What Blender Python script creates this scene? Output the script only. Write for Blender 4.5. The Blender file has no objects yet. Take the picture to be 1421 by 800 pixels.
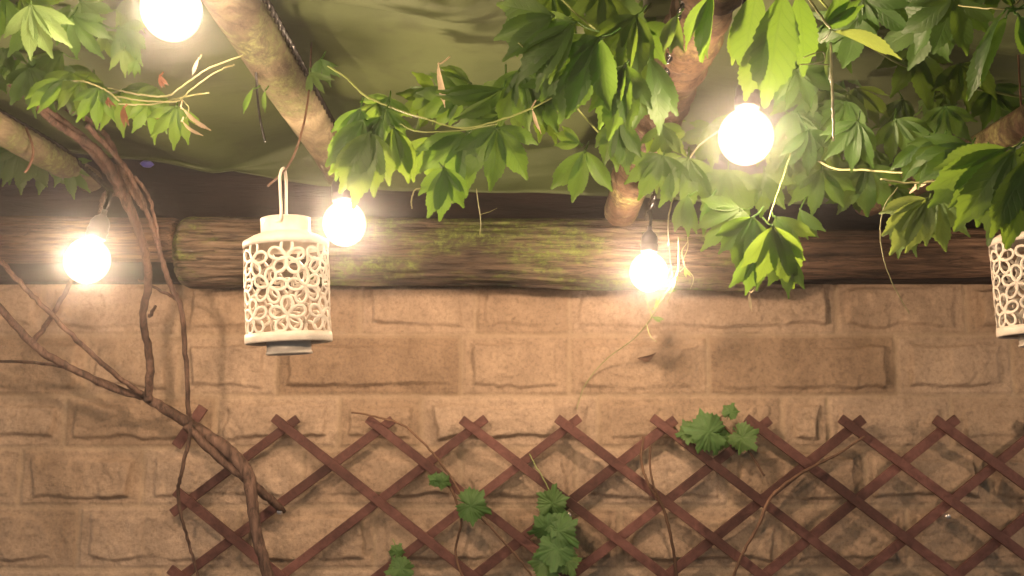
import bpy, math, random
import numpy as np
from mathutils import Vector, Matrix, Quaternion

rnd = random.Random(7)
S = bpy.context.scene
COL = S.collection
F_PX, W_PX, H_PX = 1400.0, 1421.0, 800.0
CAM = Vector((0.0, 0.0, 1.5))
PITCH = math.atan(210 / F_PX)
FWD = Vector((0, math.cos(PITCH), math.sin(PITCH)))
UP = Vector((0, -math.sin(PITCH), math.cos(PITCH)))
RIGHT = Vector((1, 0, 0))
WALL_Y = 2.45


def at(px, py, Y):
    """World point seen at photograph pixel (px, py) that stands at depth Y."""
    a = (px - W_PX / 2) / F_PX
    b = (H_PX / 2 - py) / F_PX
    d = FWD + RIGHT * a + UP * b
    return CAM + d * (Y / d.y)


# ------------------------------------------------------------------ mesh helper
class MB:
    def __init__(s):
        s.v, s.f, s.a = [], [], []

    def add(s, verts, faces, attr=None):
        o = len(s.v)
        s.v += [tuple(p) for p in verts]
        s.f += [tuple(i + o for i in q) for q in faces]
        s.a += attr if attr is not None else [(0.0, 0.0, 0.0)] * len(verts)

    def tube(s, pts, radii, n=8, caps=True, flat=None, lump=0.0):
        pts = [Vector(p) for p in pts]
        m = len(pts)
        if not isinstance(radii, (list, tuple)):
            radii = [radii] * m
        t0 = (pts[1] - pts[0]).normalized()
        ref = Vector((0, 0, 1)) if abs(t0.z) < 0.9 else Vector((1, 0, 0))
        nrm = t0.cross(ref).normalized()
        prev = t0
        vs, fs = [], []
        for i in range(m):
            t = (pts[min(i + 1, m - 1)] - pts[max(i - 1, 0)])
            t = t.normalized() if t.length > 1e-9 else prev
            q = prev.rotation_difference(t)
            nrm = (q @ nrm)
            nrm = (nrm - t * nrm.dot(t)).normalized()
            b = t.cross(nrm)
            prev = t
            for k in range(n):
                a = 2 * math.pi * k / n
                r = radii[i] * (1 + (lump * (rnd.random() - .5) if lump else 0))
                vs.append(pts[i] + nrm * (math.cos(a) * r) + b * (math.sin(a) * r))
        for i in range(m - 1):
            for k in range(n):
                k2 = (k + 1) % n
                fs.append((i * n + k, i * n + k2, (i + 1) * n + k2, (i + 1) * n + k))
        if caps:
            fs.append(tuple(range(n - 1, -1, -1)))
            fs.append(tuple((m - 1) * n + k for k in range(n)))
        s.add(vs, fs)

    def ring(s, pts, r, n=6, sx=1.0):
        """closed tube through pts"""
        m = len(pts)
        vs, fs = [], []
        c = sum(pts, Vector()) / m
        for i in range(m):
            t = (pts[(i + 1) % m] - pts[i - 1]).normalized()
            o = (pts[i] - c)
            o = (o - t * o.dot(t)).normalized()
            b = t.cross(o)
            for k in range(n):
                a = 2 * math.pi * k / n
                vs.append(pts[i] + o * (math.cos(a) * r * sx) + b * (math.sin(a) * r))
        for i in range(m):
            j = (i + 1) % m
            for k in range(n):
                k2 = (k + 1) % n
                fs.append((i * n + k, i * n + k2, j * n + k2, j * n + k))
        s.add(vs, fs)

    def lathe(s, prof, n=32, c=Vector((0, 0, 0))):
        vs, fs = [], []
        for r, z in prof:
            for k in range(n):
                a = 2 * math.pi * k / n
                vs.append((c.x + r * math.cos(a), c.y + r * math.sin(a), c.z + z))
        m = len(prof)
        for i in range(m - 1):
            for k in range(n):
                k2 = (k + 1) % n
                fs.append((i * n + k, i * n + k2, (i + 1) * n + k2, (i + 1) * n + k))
        s.add(vs, fs)

    def box(s, c, ax, ay, az):
        """box with centre c and half axis vectors"""
        vs = []
        for i in (-1, 1):
            for j in (-1, 1):
                for k in (-1, 1):
                    vs.append(Vector(c) + ax * i + ay * j + az * k)
        fs = [(0, 1, 3, 2), (4, 6, 7, 5), (0, 4, 5, 1), (2, 3, 7, 6), (0, 2, 6, 4), (1, 5, 7, 3)]
        s.add(vs, fs)


def wloc(o):
    p = Vector((0, 0, 0))
    while o:
        p = p + o.location
        o = o.parent
    return p


def obj(name, mb, mat, parent=None, smooth=True, bevel=0.0):
    off = wloc(parent) if parent else Vector((0, 0, 0))
    me = bpy.data.meshes.new(name)
    me.from_pydata([(v[0] - off.x, v[1] - off.y, v[2] - off.z) for v in mb.v], [], mb.f)
    at_ = me.attributes.new('luv', 'FLOAT_VECTOR', 'POINT')
    at_.data.foreach_set('vector', np.array(mb.a, dtype=np.float32).ravel())
    if smooth:
        me.polygons.foreach_set('use_smooth', [True] * len(me.polygons))
    me.validate()
    me.update()
    o = bpy.data.objects.new(name, me)
    COL.objects.link(o)
    if mat:
        me.materials.append(mat)
    o.parent = parent
    if bevel:
        md = o.modifiers.new('edge', 'BEVEL')
        md.width = bevel
        md.segments = 2
        md.limit_method = 'ANGLE'
    return o


def tag(o, label=None, cat=None, group=None, kind=None):
    for k, v in (('label', label), ('category', cat), ('group', group), ('kind', kind)):
        if v:
            o[k] = v
    return o


def thing(name, label, cat, loc=(0, 0, 0), group=None):
    o = bpy.data.objects.new(name, None)
    o.empty_display_size = 0.05
    o.location = loc
    COL.objects.link(o)
    return tag(o, label, cat, group)


def smooth_path(pts, sub=6, jit=0.0, r=None):
    """Catmull-Rom through points; radii interpolated too."""
    P = [Vector(p) for p in pts]
    out, ro = [], []
    for i in range(len(P) - 1):
        p0, p1, p2, p3 = P[max(i - 1, 0)], P[i], P[i + 1], P[min(i + 2, len(P) - 1)]
        for k in range(sub):
            t = k / sub
            q = 0.5 * ((2 * p1) + (p2 - p0) * t + (2 * p0 - 5 * p1 + 4 * p2 - p3) * t * t + (3 * p1 - p0 - 3 * p2 + p3) * t ** 3)
            if jit:
                q = q + Vector((rnd.uniform(-jit, jit), rnd.uniform(-jit, jit), rnd.uniform(-jit, jit)))
            out.append(q)
            if r:
                ro.append(r[i] * (1 - t) + r[i + 1] * t)
    out.append(P[-1])
    if r:
        ro.append(r[-1])
        return out, ro
    return out


# ------------------------------------------------------------------ materials
def new_mat(name):
    m = bpy.data.materials.new(name)
    m.use_nodes = True
    nt = m.node_tree
    b = nt.nodes['Principled BSDF']
    return m, nt, nt.nodes, nt.links, b


def N(nt, typ, **kw):
    n = nt.nodes.new(typ)
    for k, v in kw.items():
        if k in n.inputs.keys():
            n.inputs[k].default_value = v
        else:
            setattr(n, k, v)
    return n


def ramp(nt, stops):
    r = nt.nodes.new('ShaderNodeValToRGB')
    e = r.color_ramp.elements
    while len(e) < len(stops):
        e.new(0.5)
    for i, (p, c) in enumerate(stops):
        e[i].position = p
        e[i].color = (*c, 1) if len(c) == 3 else c
    return r


def mixc(nt, a, b, f, mode='MIX'):
    m = nt.nodes.new('ShaderNodeMix')
    m.data_type = 'RGBA'
    m.blend_type = mode
    for sock, val in ((m.inputs[0], f), (m.inputs[6], a), (m.inputs[7], b)):
        if hasattr(val, 'is_linked') or hasattr(val, 'links'):
            nt.links.new(val, sock)
        elif isinstance(val, (int, float)):
            sock.default_value = val
        else:
            sock.default_value = (*val, 1)
    return m.outputs[2]


def plain(name, col, rough=0.6, metal=0.0, spec=0.5, noise=0.15, scale=40, bump=0.1):
    m, nt, nd, ln, b = new_mat(name)
    tc = N(nt, 'ShaderNodeTexCoord')
    nz = N(nt, 'ShaderNodeTexNoise', Scale=scale, Detail=5.0)
    ln.new(tc.outputs['Object'], nz.inputs['Vector'])
    rp = ramp(nt, [(0.3, tuple(c * (1 - noise) for c in col)), (0.7, tuple(min(1, c * (1 + noise)) for c in col))])
    ln.new(nz.outputs['Fac'], rp.inputs['Fac'])
    ln.new(rp.outputs['Color'], b.inputs['Base Color'])
    b.inputs['Roughness'].default_value = rough
    b.inputs['Metallic'].default_value = metal
    b.inputs['Specular IOR Level'].default_value = spec
    if bump:
        bp = N(nt, 'ShaderNodeBump', Strength=bump, Distance=0.002)
        ln.new(nz.outputs['Fac'], bp.inputs['Height'])
        ln.new(bp.outputs['Normal'], b.inputs['Normal'])
    return m


def wood(name, dark, light, scale=(1, 1, 1), moss=None, moss_cut=0.52, rough=0.8, bump=0.6, freq=9, crack=0.0):
    """Grain stretched along the coordinate with the small scale."""
    m, nt, nd, ln, b = new_mat(name)
    tc = N(nt, 'ShaderNodeTexCoord')
    mp = N(nt, 'ShaderNodeMapping')
    mp.inputs['Scale'].default_value = scale
    ln.new(tc.outputs['Object'], mp.inputs['Vector'])
    nz = N(nt, 'ShaderNodeTexNoise', Scale=freq, Detail=8.0, Roughness=0.68, Distortion=0.6)
    ln.new(mp.outputs['Vector'], nz.inputs['Vector'])
    mid = tuple((d + l) / 2 for d, l in zip(dark, light))
    rp = ramp(nt, [(0.33, dark), (0.5, mid), (0.68, light)])
    ln.new(nz.outputs['Fac'], rp.inputs['Fac'])
    nb = N(nt, 'ShaderNodeTexNoise', Scale=4.0, Detail=4.0)
    ln.new(tc.outputs['Object'], nb.inputs['Vector'])
    rb = ramp(nt, [(0.38, (0.30, 0.27, 0.25)), (0.6, (1.15, 1.12, 1.1))])
    ln.new(nb.outputs['Fac'], rb.inputs['Fac'])
    col = mixc(nt, rp.outputs['Color'], rb.outputs['Color'], 0.8, 'MULTIPLY')
    if moss:
        nm = N(nt, 'ShaderNodeTexNoise', Scale=5.5, Detail=7.0, Roughness=0.7)
        mp2 = N(nt, 'ShaderNodeMapping')
        mp2.inputs['Scale'].default_value = (0.6, 1.4, 1.4)
        mp2.inputs['Location'].default_value = (3.1, 0.4, 1.7)
        ln.new(tc.outputs['Object'], mp2.inputs['Vector'])
        ln.new(mp2.outputs['Vector'], nm.inputs['Vector'])
        rm = ramp(nt, [(moss_cut, (0, 0, 0)), (moss_cut + 0.1, (1, 1, 1))])
        ln.new(nm.outputs['Fac'], rm.inputs['Fac'])
        nf = N(nt, 'ShaderNodeTexNoise', Scale=70.0, Detail=5.0, Roughness=0.7)
        ln.new(tc.outputs['Object'], nf.inputs['Vector'])
        rf = ramp(nt, [(0.40, (0.0, 0.0, 0.0)), (0.58, (1, 1, 1))])
        ln.new(nf.outputs['Fac'], rf.inputs['Fac'])
        mk = mixc(nt, rm.outputs['Color'], rf.outputs['Color'], 0.75, 'MULTIPLY')
        rmo = ramp(nt, [(0.35, tuple(c * .45 for c in moss)), (0.65, tuple(min(1, c * 1.5) for c in moss))])
        ln.new(nf.outputs['Fac'], rmo.inputs['Fac'])
        col = mixc(nt, col, rmo.outputs['Color'], mk)
    if crack:
        nc = N(nt, 'ShaderNodeTexNoise', Scale=4.5, Detail=5.0, Roughness=0.6, Distortion=0.4)
        mp3 = N(nt, 'ShaderNodeMapping')
        mp3.inputs['Scale'].default_value = (scale[0] * .7, scale[1] * 1.0, scale[2] * 1.0)
        ln.new(tc.outputs['Object'], mp3.inputs['Vector'])
        ln.new(mp3.outputs['Vector'], nc.inputs['Vector'])
        rc = ramp(nt, [(0.475, (1, 1, 1)), (0.495, (.12, .10, .09)), (0.515, (1, 1, 1))])
        ln.new(nc.outputs['Fac'], rc.inputs['Fac'])
        col = mixc(nt, col, rc.outputs['Color'], crack, 'MULTIPLY')
    ln.new(col, b.inputs['Base Color'])
    b.inputs['Roughness'].default_value = rough
    b.inputs['Specular IOR Level'].default_value = 0.3
    bp = N(nt, 'ShaderNodeBump', Strength=bump, Distance=0.006)
    ln.new(nz.outputs['Fac'], bp.inputs['Height'])
    ln.new(bp.outputs['Normal'], b.inputs['Normal'])
    return m


def leaf_mat(name, base, back, trans, transfac=0.45, rough=0.5):
    m, nt, nd, ln, b = new_mat(name)
    at_ = N(nt, 'ShaderNodeAttribute', attribute_name='luv')
    sep = N(nt, 'ShaderNodeSeparateXYZ')
    ln.new(at_.outputs['Vector'], sep.inputs[0])
    absu = N(nt, 'ShaderNodeMath', operation='ABSOLUTE')
    ln.new(sep.outputs['X'], absu.inputs[0])
    # side veins: lines of constant v - 0.28*|u|
    m1 = N(nt, 'ShaderNodeMath', operation='MULTIPLY_ADD')
    ln.new(absu.outputs[0], m1.inputs[0])
    m1.inputs[1].default_value = -0.20
    ln.new(sep.outputs['Y'], m1.inputs[2])
    m2 = N(nt, 'ShaderNodeMath', operation='MULTIPLY')
    ln.new(m1.outputs[0], m2.inputs[0])
    m2.inputs[1].default_value = 9.0
    pp = N(nt, 'ShaderNodeMath', operation='PINGPONG')
    ln.new(m2.outputs[0], pp.inputs[0])
    pp.inputs[1].default_value = 0.5
    rv = ramp(nt, [(0.0, (1, 1, 1)), (0.16, (0, 0, 0))])
    ln.new(pp.outputs[0], rv.inputs['Fac'])
    rmid = ramp(nt, [(0.03, (1, 1, 1)), (0.10, (0, 0, 0))])
    ln.new(absu.outputs[0], rmid.inputs['Fac'])
    vein = N(nt, 'ShaderNodeMath', operation='MAXIMUM')
    ln.new(rv.outputs['Color'], vein.inputs[0])
    ln.new(rmid.outputs['Color'], vein.inputs[1])
    oi = N(nt, 'ShaderNodeObjectInfo')
    tc = N(nt, 'ShaderNodeTexCoord')
    nz = N(nt, 'ShaderNodeTexNoise', Scale=75.0, Detail=6.0, Roughness=0.7)
    ln.new(tc.outputs['Object'], nz.inputs['Vector'])
    hs = N(nt, 'ShaderNodeHueSaturation')
    mr = N(nt, 'ShaderNodeMapRange')
    ln.new(oi.outputs['Random'], mr.inputs['Value'])
    mr.inputs['To Min'].default_value = 0.488
    mr.inputs['To Max'].default_value = 0.507
    ln.new(mr.outputs['Result'], hs.inputs['Hue'])
    mr2 = N(nt, 'ShaderNodeMapRange')
    ln.new(nz.outputs['Fac'], mr2.inputs['Value'])
    mr2.inputs['From Min'].default_value = 0.25
    mr2.inputs['From Max'].default_value = 0.75
    mr2.inputs['To Min'].default_value = 0.8
    mr2.inputs['To Max'].default_value = 1.3
    ln.new(mr2.outputs['Result'], hs.inputs['Value'])
    geo = N(nt, 'ShaderNodeNewGeometry')
    sided = mixc(nt, base, back, geo.outputs['Backfacing'])
    vlight = tuple(min(1, c * 1.9 + 0.01) for c in base)
    mv = N(nt, 'ShaderNodeMath', operation='MULTIPLY')
    ln.new(vein.outputs[0], mv.inputs[0])
    mv.inputs[1].default_value = 0.40
    c1 = mixc(nt, sided, vlight, mv.outputs[0])
    ln.new(c1, hs.inputs['Color'])
    ln.new(hs.outputs['Color'], b.inputs['Base Color'])
    b.inputs['Roughness'].default_value = rough
    b.inputs['Specular IOR Level'].default_value = 0.28
    bp = N(nt, 'ShaderNodeBump', Strength=0.35, Distance=0.001)
    inv = N(nt, 'ShaderNodeMath', operation='SUBTRACT')
    inv.inputs[0].default_value = 1.0
    ln.new(vein.outputs[0], inv.inputs[1])
    ln.new(inv.outputs[0], bp.inputs['Height'])
    ln.new(bp.outputs['Normal'], b.inputs['Normal'])
    tr = N(nt, 'ShaderNodeBsdfTranslucent')
    tdark = tuple(c * 0.55 for c in trans)
    tcol = mixc(nt, trans, tdark, mv.outputs[0])
    hs2 = N(nt, 'ShaderNodeHueSaturation')
    ln.new(mr.outputs['Result'], hs2.inputs['Hue'])
    ln.new(tcol, hs2.inputs['Color'])
    ln.new(hs2.outputs['Color'], tr.inputs['Color'])
    mx = N(nt, 'ShaderNodeMixShader')
    mx.inputs[0].default_value = transfac
    ln.new(b.outputs[0], mx.inputs[1])
    ln.new(tr.outputs[0], mx.inputs[2])
    ln.new(mx.outputs[0], nd['Material Output'].inputs['Surface'])
    return m


M = {}
M['leaf'] = leaf_mat('creeper_leaf', (0.030, 0.070, 0.013), (0.055, 0.095, 0.028), (0.22, 0.39, 0.04), 0.44)
M['leaf_light'] = leaf_mat('creeper_leaf_young', (0.10, 0.16, 0.05), (0.13, 0.18, 0.07), (0.30, 0.42, 0.08), 0.42)
M['leaf_red'] = leaf_mat('creeper_leaf_red', (0.16, 0.075, 0.035), (0.16, 0.08, 0.04), (0.24, 0.12, 0.05), 0.3)
M['leaf_dry'] = leaf_mat('creeper_leaf_dry', (0.42, 0.34, 0.22), (0.45, 0.38, 0.26), (0.5, 0.42, 0.25), 0.3, 0.7)
M['vine_leaf'] = leaf_mat('grape_leaf', (0.045, 0.135, 0.026), (0.09, 0.16, 0.05), (0.14, 0.36, 0.04), 0.35)
M['stem_green'] = plain('green_stem', (0.20, 0.24, 0.07), 0.5)
M['stem_pale'] = plain('pale_stem', (0.26, 0.26, 0.11), 0.5)
M['bark'] = wood('vine_bark', (0.035, 0.021, 0.016), (0.19, 0.12, 0.088), (6, 6, 1.6), bump=1.0, freq=12, crack=0.6)
M['twig'] = wood('dry_twig', (0.10, 0.055, 0.035), (0.24, 0.14, 0.085), (4, 4, 1), bump=0.5, freq=14)
M['log'] = wood('log_wood', (0.016, 0.012, 0.009), (0.21, 0.155, 0.108), (1.1, 13, 13), moss=(0.10, 0.125, 0.030), moss_cut=0.48, bump=1.0, freq=7, crack=0.85)
M['log_bare'] = wood('bare_log_wood', (0.022, 0.013, 0.009), (0.25, 0.155, 0.10), (1.1, 13, 13), bump=1.0, freq=7, crack=0.85)
M['pole'] = wood('pole_wood', (0.10, 0.080, 0.048), (0.36, 0.31, 0.20), (3, 1.6, 3), moss=(0.12, 0.13, 0.055), moss_cut=0.46, bump=0.9, freq=9, crack=0.4)
M['pole_red'] = wood('pole_bark', (0.05, 0.026, 0.017), (0.20, 0.135, 0.080), (3, 5, 3), moss=(0.17, 0.15, 0.06), moss_cut=0.47, bump=0.9, freq=9, crack=0.5)
M['plate'] = wood('dark_timber', (0.006, 0.0045, 0.004), (0.026, 0.016, 0.012), (1, 10, 10), bump=0.7, freq=6)
M['trellis'] = wood('stained_slat', (0.075, 0.030, 0.024), (0.165, 0.075, 0.060), (7, 7, 7), rough=0.7, bump=0.35, freq=9)
M['screw'] = plain('screw_metal', (0.55, 0.5, 0.45), 0.35, 0.9)
M['lantern'] = plain('cream_enamel', (0.66, 0.59, 0.49), 0.5, 0.0, noise=0.12, scale=55, bump=0.12)
M['lantern_under'] = plain('dark_metal', (0.10, 0.075, 0.055), 0.6, 0.3, noise=0.5)  # floor plate colour, darker than the cream body
M['black'] = plain('black_rubber', (0.012, 0.011, 0.010), 0.22, 0.0, bump=0.0)
M['socket'] = plain('black_socket', (0.02, 0.017, 0.015), 0.45)
M['blue'] = plain('spot_blue', (0.06, 0.06, 0.32), 0.5)


def stone_mat():
    m, nt, nd, ln, b = new_mat('split_stone')
    at_ = N(nt, 'ShaderNodeAttribute', attribute_name='tint')
    sep = N(nt, 'ShaderNodeSeparateColor')
    ln.new(at_.outputs['Color'], sep.inputs[0])
    rp = ramp(nt, [(0.0, (0.265, 0.185, 0.122)), (0.5, (0.365, 0.268, 0.186)), (1.0, (0.43, 0.325, 0.236))])
    ln.new(sep.outputs[0], rp.inputs['Fac'])
    tc = N(nt, 'ShaderNodeTexCoord')
    n1 = N(nt, 'ShaderNodeTexNoise', Scale=9.0, Detail=9.0, Roughness=0.68)
    ln.new(tc.outputs['Object'], n1.inputs['Vector'])
    r1 = ramp(nt, [(0.3, (0.66, 0.63, 0.62)), (0.7, (1.2, 1.17, 1.14))])
    ln.new(n1.outputs['Fac'], r1.inputs['Fac'])
    c = mixc(nt, rp.outputs['Color'], r1.outputs['Color'], 0.8, 'MULTIPLY')
    n2 = N(nt, 'ShaderNodeTexNoise', Scale=120.0, Detail=4.0, Roughness=0.7)
    ln.new(tc.outputs['Object'], n2.inputs['Vector'])
    r2 = ramp(nt, [(0.28, (0.52, 0.49, 0.46)), (0.5, (1.0, 1.0, 1.0)), (0.72, (1.22, 1.2, 1.17))])
    ln.new(n2.outputs['Fac'], r2.inputs['Fac'])
    c = mixc(nt, c, r2.outputs['Color'], 0.7, 'MULTIPLY')
    c = mixc(nt, c, (0.40, 0.30, 0.20), sep.outputs[1])
    # dirt stains
    n3 = N(nt, 'ShaderNodeTexNoise', Scale=2.4, Detail=7.0, Roughness=0.65)
    mp = N(nt, 'ShaderNodeMapping')
    mp.inputs['Scale'].default_value = (1.6, 1, 0.7)
    ln.new(tc.outputs['Object'], mp.inputs['Vector'])
    ln.new(mp.outputs['Vector'], n3.inputs['Vector'])
    r3 = ramp(nt, [(0.54, (0, 0, 0)), (0.72, (1, 1, 1))])
    ln.new(n3.outputs['Fac'], r3.inputs['Fac'])
    mm = N(nt, 'ShaderNodeMath', operation='MULTIPLY')
    ln.new(r3.outputs['Color'], mm.inputs[0])
    mm.inputs[1].default_value = 0.5
    c = mixc(nt, c, (0.13, 0.085, 0.05), mm.outputs[0])
    ln.new(c, b.inputs['Base Color'])
    b.inputs['Roughness'].default_value = 0.9
    b.inputs['Specular IOR Level'].default_value = 0.2
    n4 = N(nt, 'ShaderNodeTexNoise', Scale=42.0, Detail=8.0, Roughness=0.72)
    ln.new(tc.outputs['Object'], n4.inputs['Vector'])
    bp = N(nt, 'ShaderNodeBump', Strength=1.0, Distance=0.007)
    ln.new(n4.outputs['Fac'], bp.inputs['Height'])
    ln.new(bp.outputs['Normal'], b.inputs['Normal'])
    return m


def fabric_mat():
    m, nt, nd, ln, b = new_mat('canopy_fabric')
    tc = N(nt, 'ShaderNodeTexCoord')
    n1 = N(nt, 'ShaderNodeTexNoise', Scale=3.0, Detail=6.0)
    ln.new(tc.outputs['Object'], n1.inputs['Vector'])
    r1 = ramp(nt, [(0.3, (0.046, 0.066, 0.018)), (0.7, (0.076, 0.098, 0.031))])
    ln.new(n1.outputs['Fac'], r1.inputs['Fac'])
    n2 = N(nt, 'ShaderNodeTexNoise', Scale=14.0, Detail=5.0)
    ln.new(tc.outputs['Object'], n2.inputs['Vector'])
    r2 = ramp(nt, [(0.55, (1, 1, 1)), (0.75, (0.6, 0.58, 0.5))])
    ln.new(n2.outputs['Fac'], r2.inputs['Fac'])
    c = mixc(nt, r1.outputs['Color'], r2.outputs['Color'], 0.8, 'MULTIPLY')
    ln.new(c, b.inputs['Base Color'])
    b.inputs['Roughness'].default_value = 0.75
    wv = N(nt, 'ShaderNodeTexWave', Scale=160.0)
    ln.new(tc.outputs['Object'], wv.inputs['Vector'])
    n3 = N(nt, 'ShaderNodeTexNoise', Scale=5.0, Detail=7.0, Roughness=0.55, Distortion=1.5)
    mp = N(nt, 'ShaderNodeMapping')
    mp.inputs['Scale'].default_value = (0.7, 2.2, 2)
    mp.inputs['Rotation'].default_value = (0, 0, .35)
    ln.new(tc.outputs['Object'], mp.inputs['Vector'])
    ln.new(mp.outputs['Vector'], n3.inputs['Vector'])
    ad = N(nt, 'ShaderNodeMath', operation='MULTIPLY_ADD')
    ln.new(wv.outputs['Fac'], ad.inputs[0])
    ad.inputs[1].default_value = .03
    ln.new(n3.outputs['Fac'], ad.inputs[2])
    bp = N(nt, 'ShaderNodeBump', Strength=0.16, Distance=0.02)
    ln.new(ad.outputs[0], bp.inputs['Height'])
    ln.new(bp.outputs['Normal'], b.inputs['Normal'])
    return m


def bulb_mat():
    m, nt, nd, ln, b = new_mat('lit_bulb_glass')
    e = N(nt, 'ShaderNodeEmission')
    e.inputs['Color'].default_value = (1.0, 0.70, 0.47, 1)
    e.inputs['Strength'].default_value = 4.2 / (2 * BR)
    ln.new(e.outputs[0], nd['Material Output'].inputs['Volume'])
    nd.remove(b)
    return m


def filament_mat():
    m, nt, nd, ln, b = new_mat('lit_filament')
    e = N(nt, 'ShaderNodeEmission')
    e.inputs['Color'].default_value = (1.0, 0.70, 0.47, 1)
    e.inputs['Strength'].default_value = BULB * (.037 / .011) ** 2
    ln.new(e.outputs[0], nd['Material Output'].inputs['Surface'])
    return m


BULB = 190.0
HAZE = 0.031
BR = .0385
M['stone'] = stone_mat()
M['fabric'] = fabric_mat()
M['bulb'] = bulb_mat()
M['filament'] = filament_mat()

# ------------------------------------------------------------------ ground
mb = MB()
mb.add([(-40, -40, 0), (40, -40, 0), (40, 40, 0), (-40, 40, 0)], [(0, 1, 2, 3)])
g = obj('ground', mb, plain('patio_ground', (0.34, 0.29, 0.24), 0.9, noise=0.3, scale=6))
tag(g, kind='structure')

# ------------------------------------------------------------------ stone wall
def vnoise(x, z, sc, seed):
    r = np.random.RandomState(seed)
    T = r.rand(256, 256)
    u, v = x * sc + 57.3, z * sc + 31.7
    iu, iv = np.floor(u).astype(int), np.floor(v).astype(int)
    fu, fv = u - iu, v - iv
    fu, fv = fu * fu * (3 - 2 * fu), fv * fv * (3 - 2 * fv)
    a, b_ = T[iu % 256, iv % 256], T[(iu + 1) % 256, iv % 256]
    c, d = T[iu % 256, (iv + 1) % 256], T[(iu + 1) % 256, (iv + 1) % 256]
    return (a * (1 - fu) + b_ * fu) * (1 - fv) + (c * (1 - fu) + d * fu) * fv


def fbm(x, z, sc, seed, o=3):
    s, a, t = 0, 1, 0
    for k in range(o):
        s = s + a * vnoise(x, z, sc * 2 ** k, seed + k)
        t += a
        a *= .5
    return s / t


def sst(a, b, x):
    t = np.clip((x - a) / (b - a), 0, 1)
    return t * t * (3 - 2 * t)


xs = np.concatenate([np.arange(-4, -1.45, .025), np.arange(-1.45, 1.45, .0034), np.arange(1.45, 4.01, .025)])
zs = np.concatenate([np.arange(0, 1.12, .02), np.arange(1.12, 1.935, .0034)])
X, Z = np.meshgrid(xs, zs, indexing='ij')
Hh = np.zeros_like(X)
tint = np.zeros((*X.shape, 4), dtype=np.float32)
tint[..., 1] = 1
tint[..., 3] = 1
zl = [at(710, y, WALL_Y).z for y in (790, 703, 622, 550, 466, 386)]
while zl[0] > 0.01:
    zl.insert(0, max(0, zl[0] - .142))
zl.append(zl[-1] + .14)
known = {  # course -> photo x of its vertical joints
    466: [-70, 60, 250, 500, 660, 790, 1160, 1340, 1480],
    550: [-100, 120, 250, 384, 640, 790, 983, 1244, 1405, 1530],
    622: [-20, 90, 300, 470, 585, 830, 1085, 1150, 1320, 1500],
    703: [-160, 28, 198, 420, 640, 800, 1010, 1200, 1370, 1560],
    790: [-120, 108, 330, 520, 700, 860, 1090, 1260, 1440],
}
dark_blocks = {(550, 384): 0.15, (550, 983): 0.2, (550, 640): .6}
kz = {round(at(710, y, WALL_Y).z, 4): y for y in known}
wr = random.Random(3)
bid = 0
for ci in range(len(zl) - 1):
    z0, z1 = zl[ci], zl[ci + 1]
    ky = kz.get(round(z0, 4))
    if ky:
        js = [(at(p, ky - 30, WALL_Y).x, p) for p in known[ky]]
        while js[0][0] > -4:
            js.insert(0, (js[0][0] - wr.uniform(.25, .45), None))
        while js[-1][0] < 4:
            js.append((js[-1][0] + wr.uniform(.25, .45), None))
    else:
        js = [(-4.1, None)]
        while js[-1][0] < 4.1:
            js.append((js[-1][0] + wr.uniform(.22, .46), None))
    iz0, iz1 = np.searchsorted(zs, z0), np.searchsorted(zs, z1)
    for bi in range(len(js) - 1):
        x0, x1 = js[bi][0], js[bi + 1][0]
        bid += 1
        i0, i1 = np.searchsorted(xs, x0), np.searchsorted(xs, x1)
        if i1 <= i0 or iz1 <= iz0:
            continue
        x, z = X[i0:i1, iz0:iz1], Z[i0:i1, iz0:iz1]
        sd = bid * 17 % 5000
        wob = .0025 * (fbm(x, z, 18, sd + 90) - .5)
        l, r_, bt, tp = x - x0 + wob, x1 - x + wob, z - z0 + wob, z1 - z + wob
        de = np.minimum(np.minimum(l, r_), np.minimum(bt, tp))
        k = .030
        d = np.minimum(np.minimum(l - .010 - k * fbm(x * 0, z, 14, sd, 4), r_ - .010 - k * fbm(x * 0, z, 14, sd + 5, 4)),
                       np.minimum(bt - .007 - k * fbm(x, z * 0, 12, sd + 9, 4), tp - .007 - k * fbm(x, z * 0, 12, sd + 13, 4)))
        p = sst(-.001, .009, d)
        mort = 1 - sst(.004, .009, de)
        face = .0065 + .006 * wr.random()
        tx, tz = wr.uniform(-.03, .03), wr.uniform(-.06, .06)
        f1 = fbm(x, z, 9, sd + 20, 4)
        terr = np.floor(f1 * 5) / 5 + sst(.72, 1., (f1 * 5) % 1) / 5
        h = (1 - mort) * .0035 + p * (face + .017 * (terr - .45) + tx * (x - (x0 + x1) / 2) + tz * (z - (z0 + z1) / 2)) \
            + (.008 * (fbm(x, z, 22, sd + 30, 4) - .5)) * (1 - mort * .7)
        Hh[i0:i1, iz0:iz1] = h
        t = dark_blocks.get((ky, js[bi][1]), wr.uniform(.3, .95))
        tint[i0:i1, iz0:iz1, 0] = t
        tint[i0:i1, iz0:iz1, 1] = mort * .45
Hh += .003 * (fbm(X, Z, 60, 999, 3) - .5)
nx, nz_ = X.shape
co = np.stack([X, WALL_Y - Hh, Z], -1).reshape(-1, 3)
idx = np.arange(nx * nz_).reshape(nx, nz_)
quads = np.stack([idx[:-1, :-1], idx[1:, :-1], idx[1:, 1:], idx[:-1, 1:]], -1).reshape(-1, 4)
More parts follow.
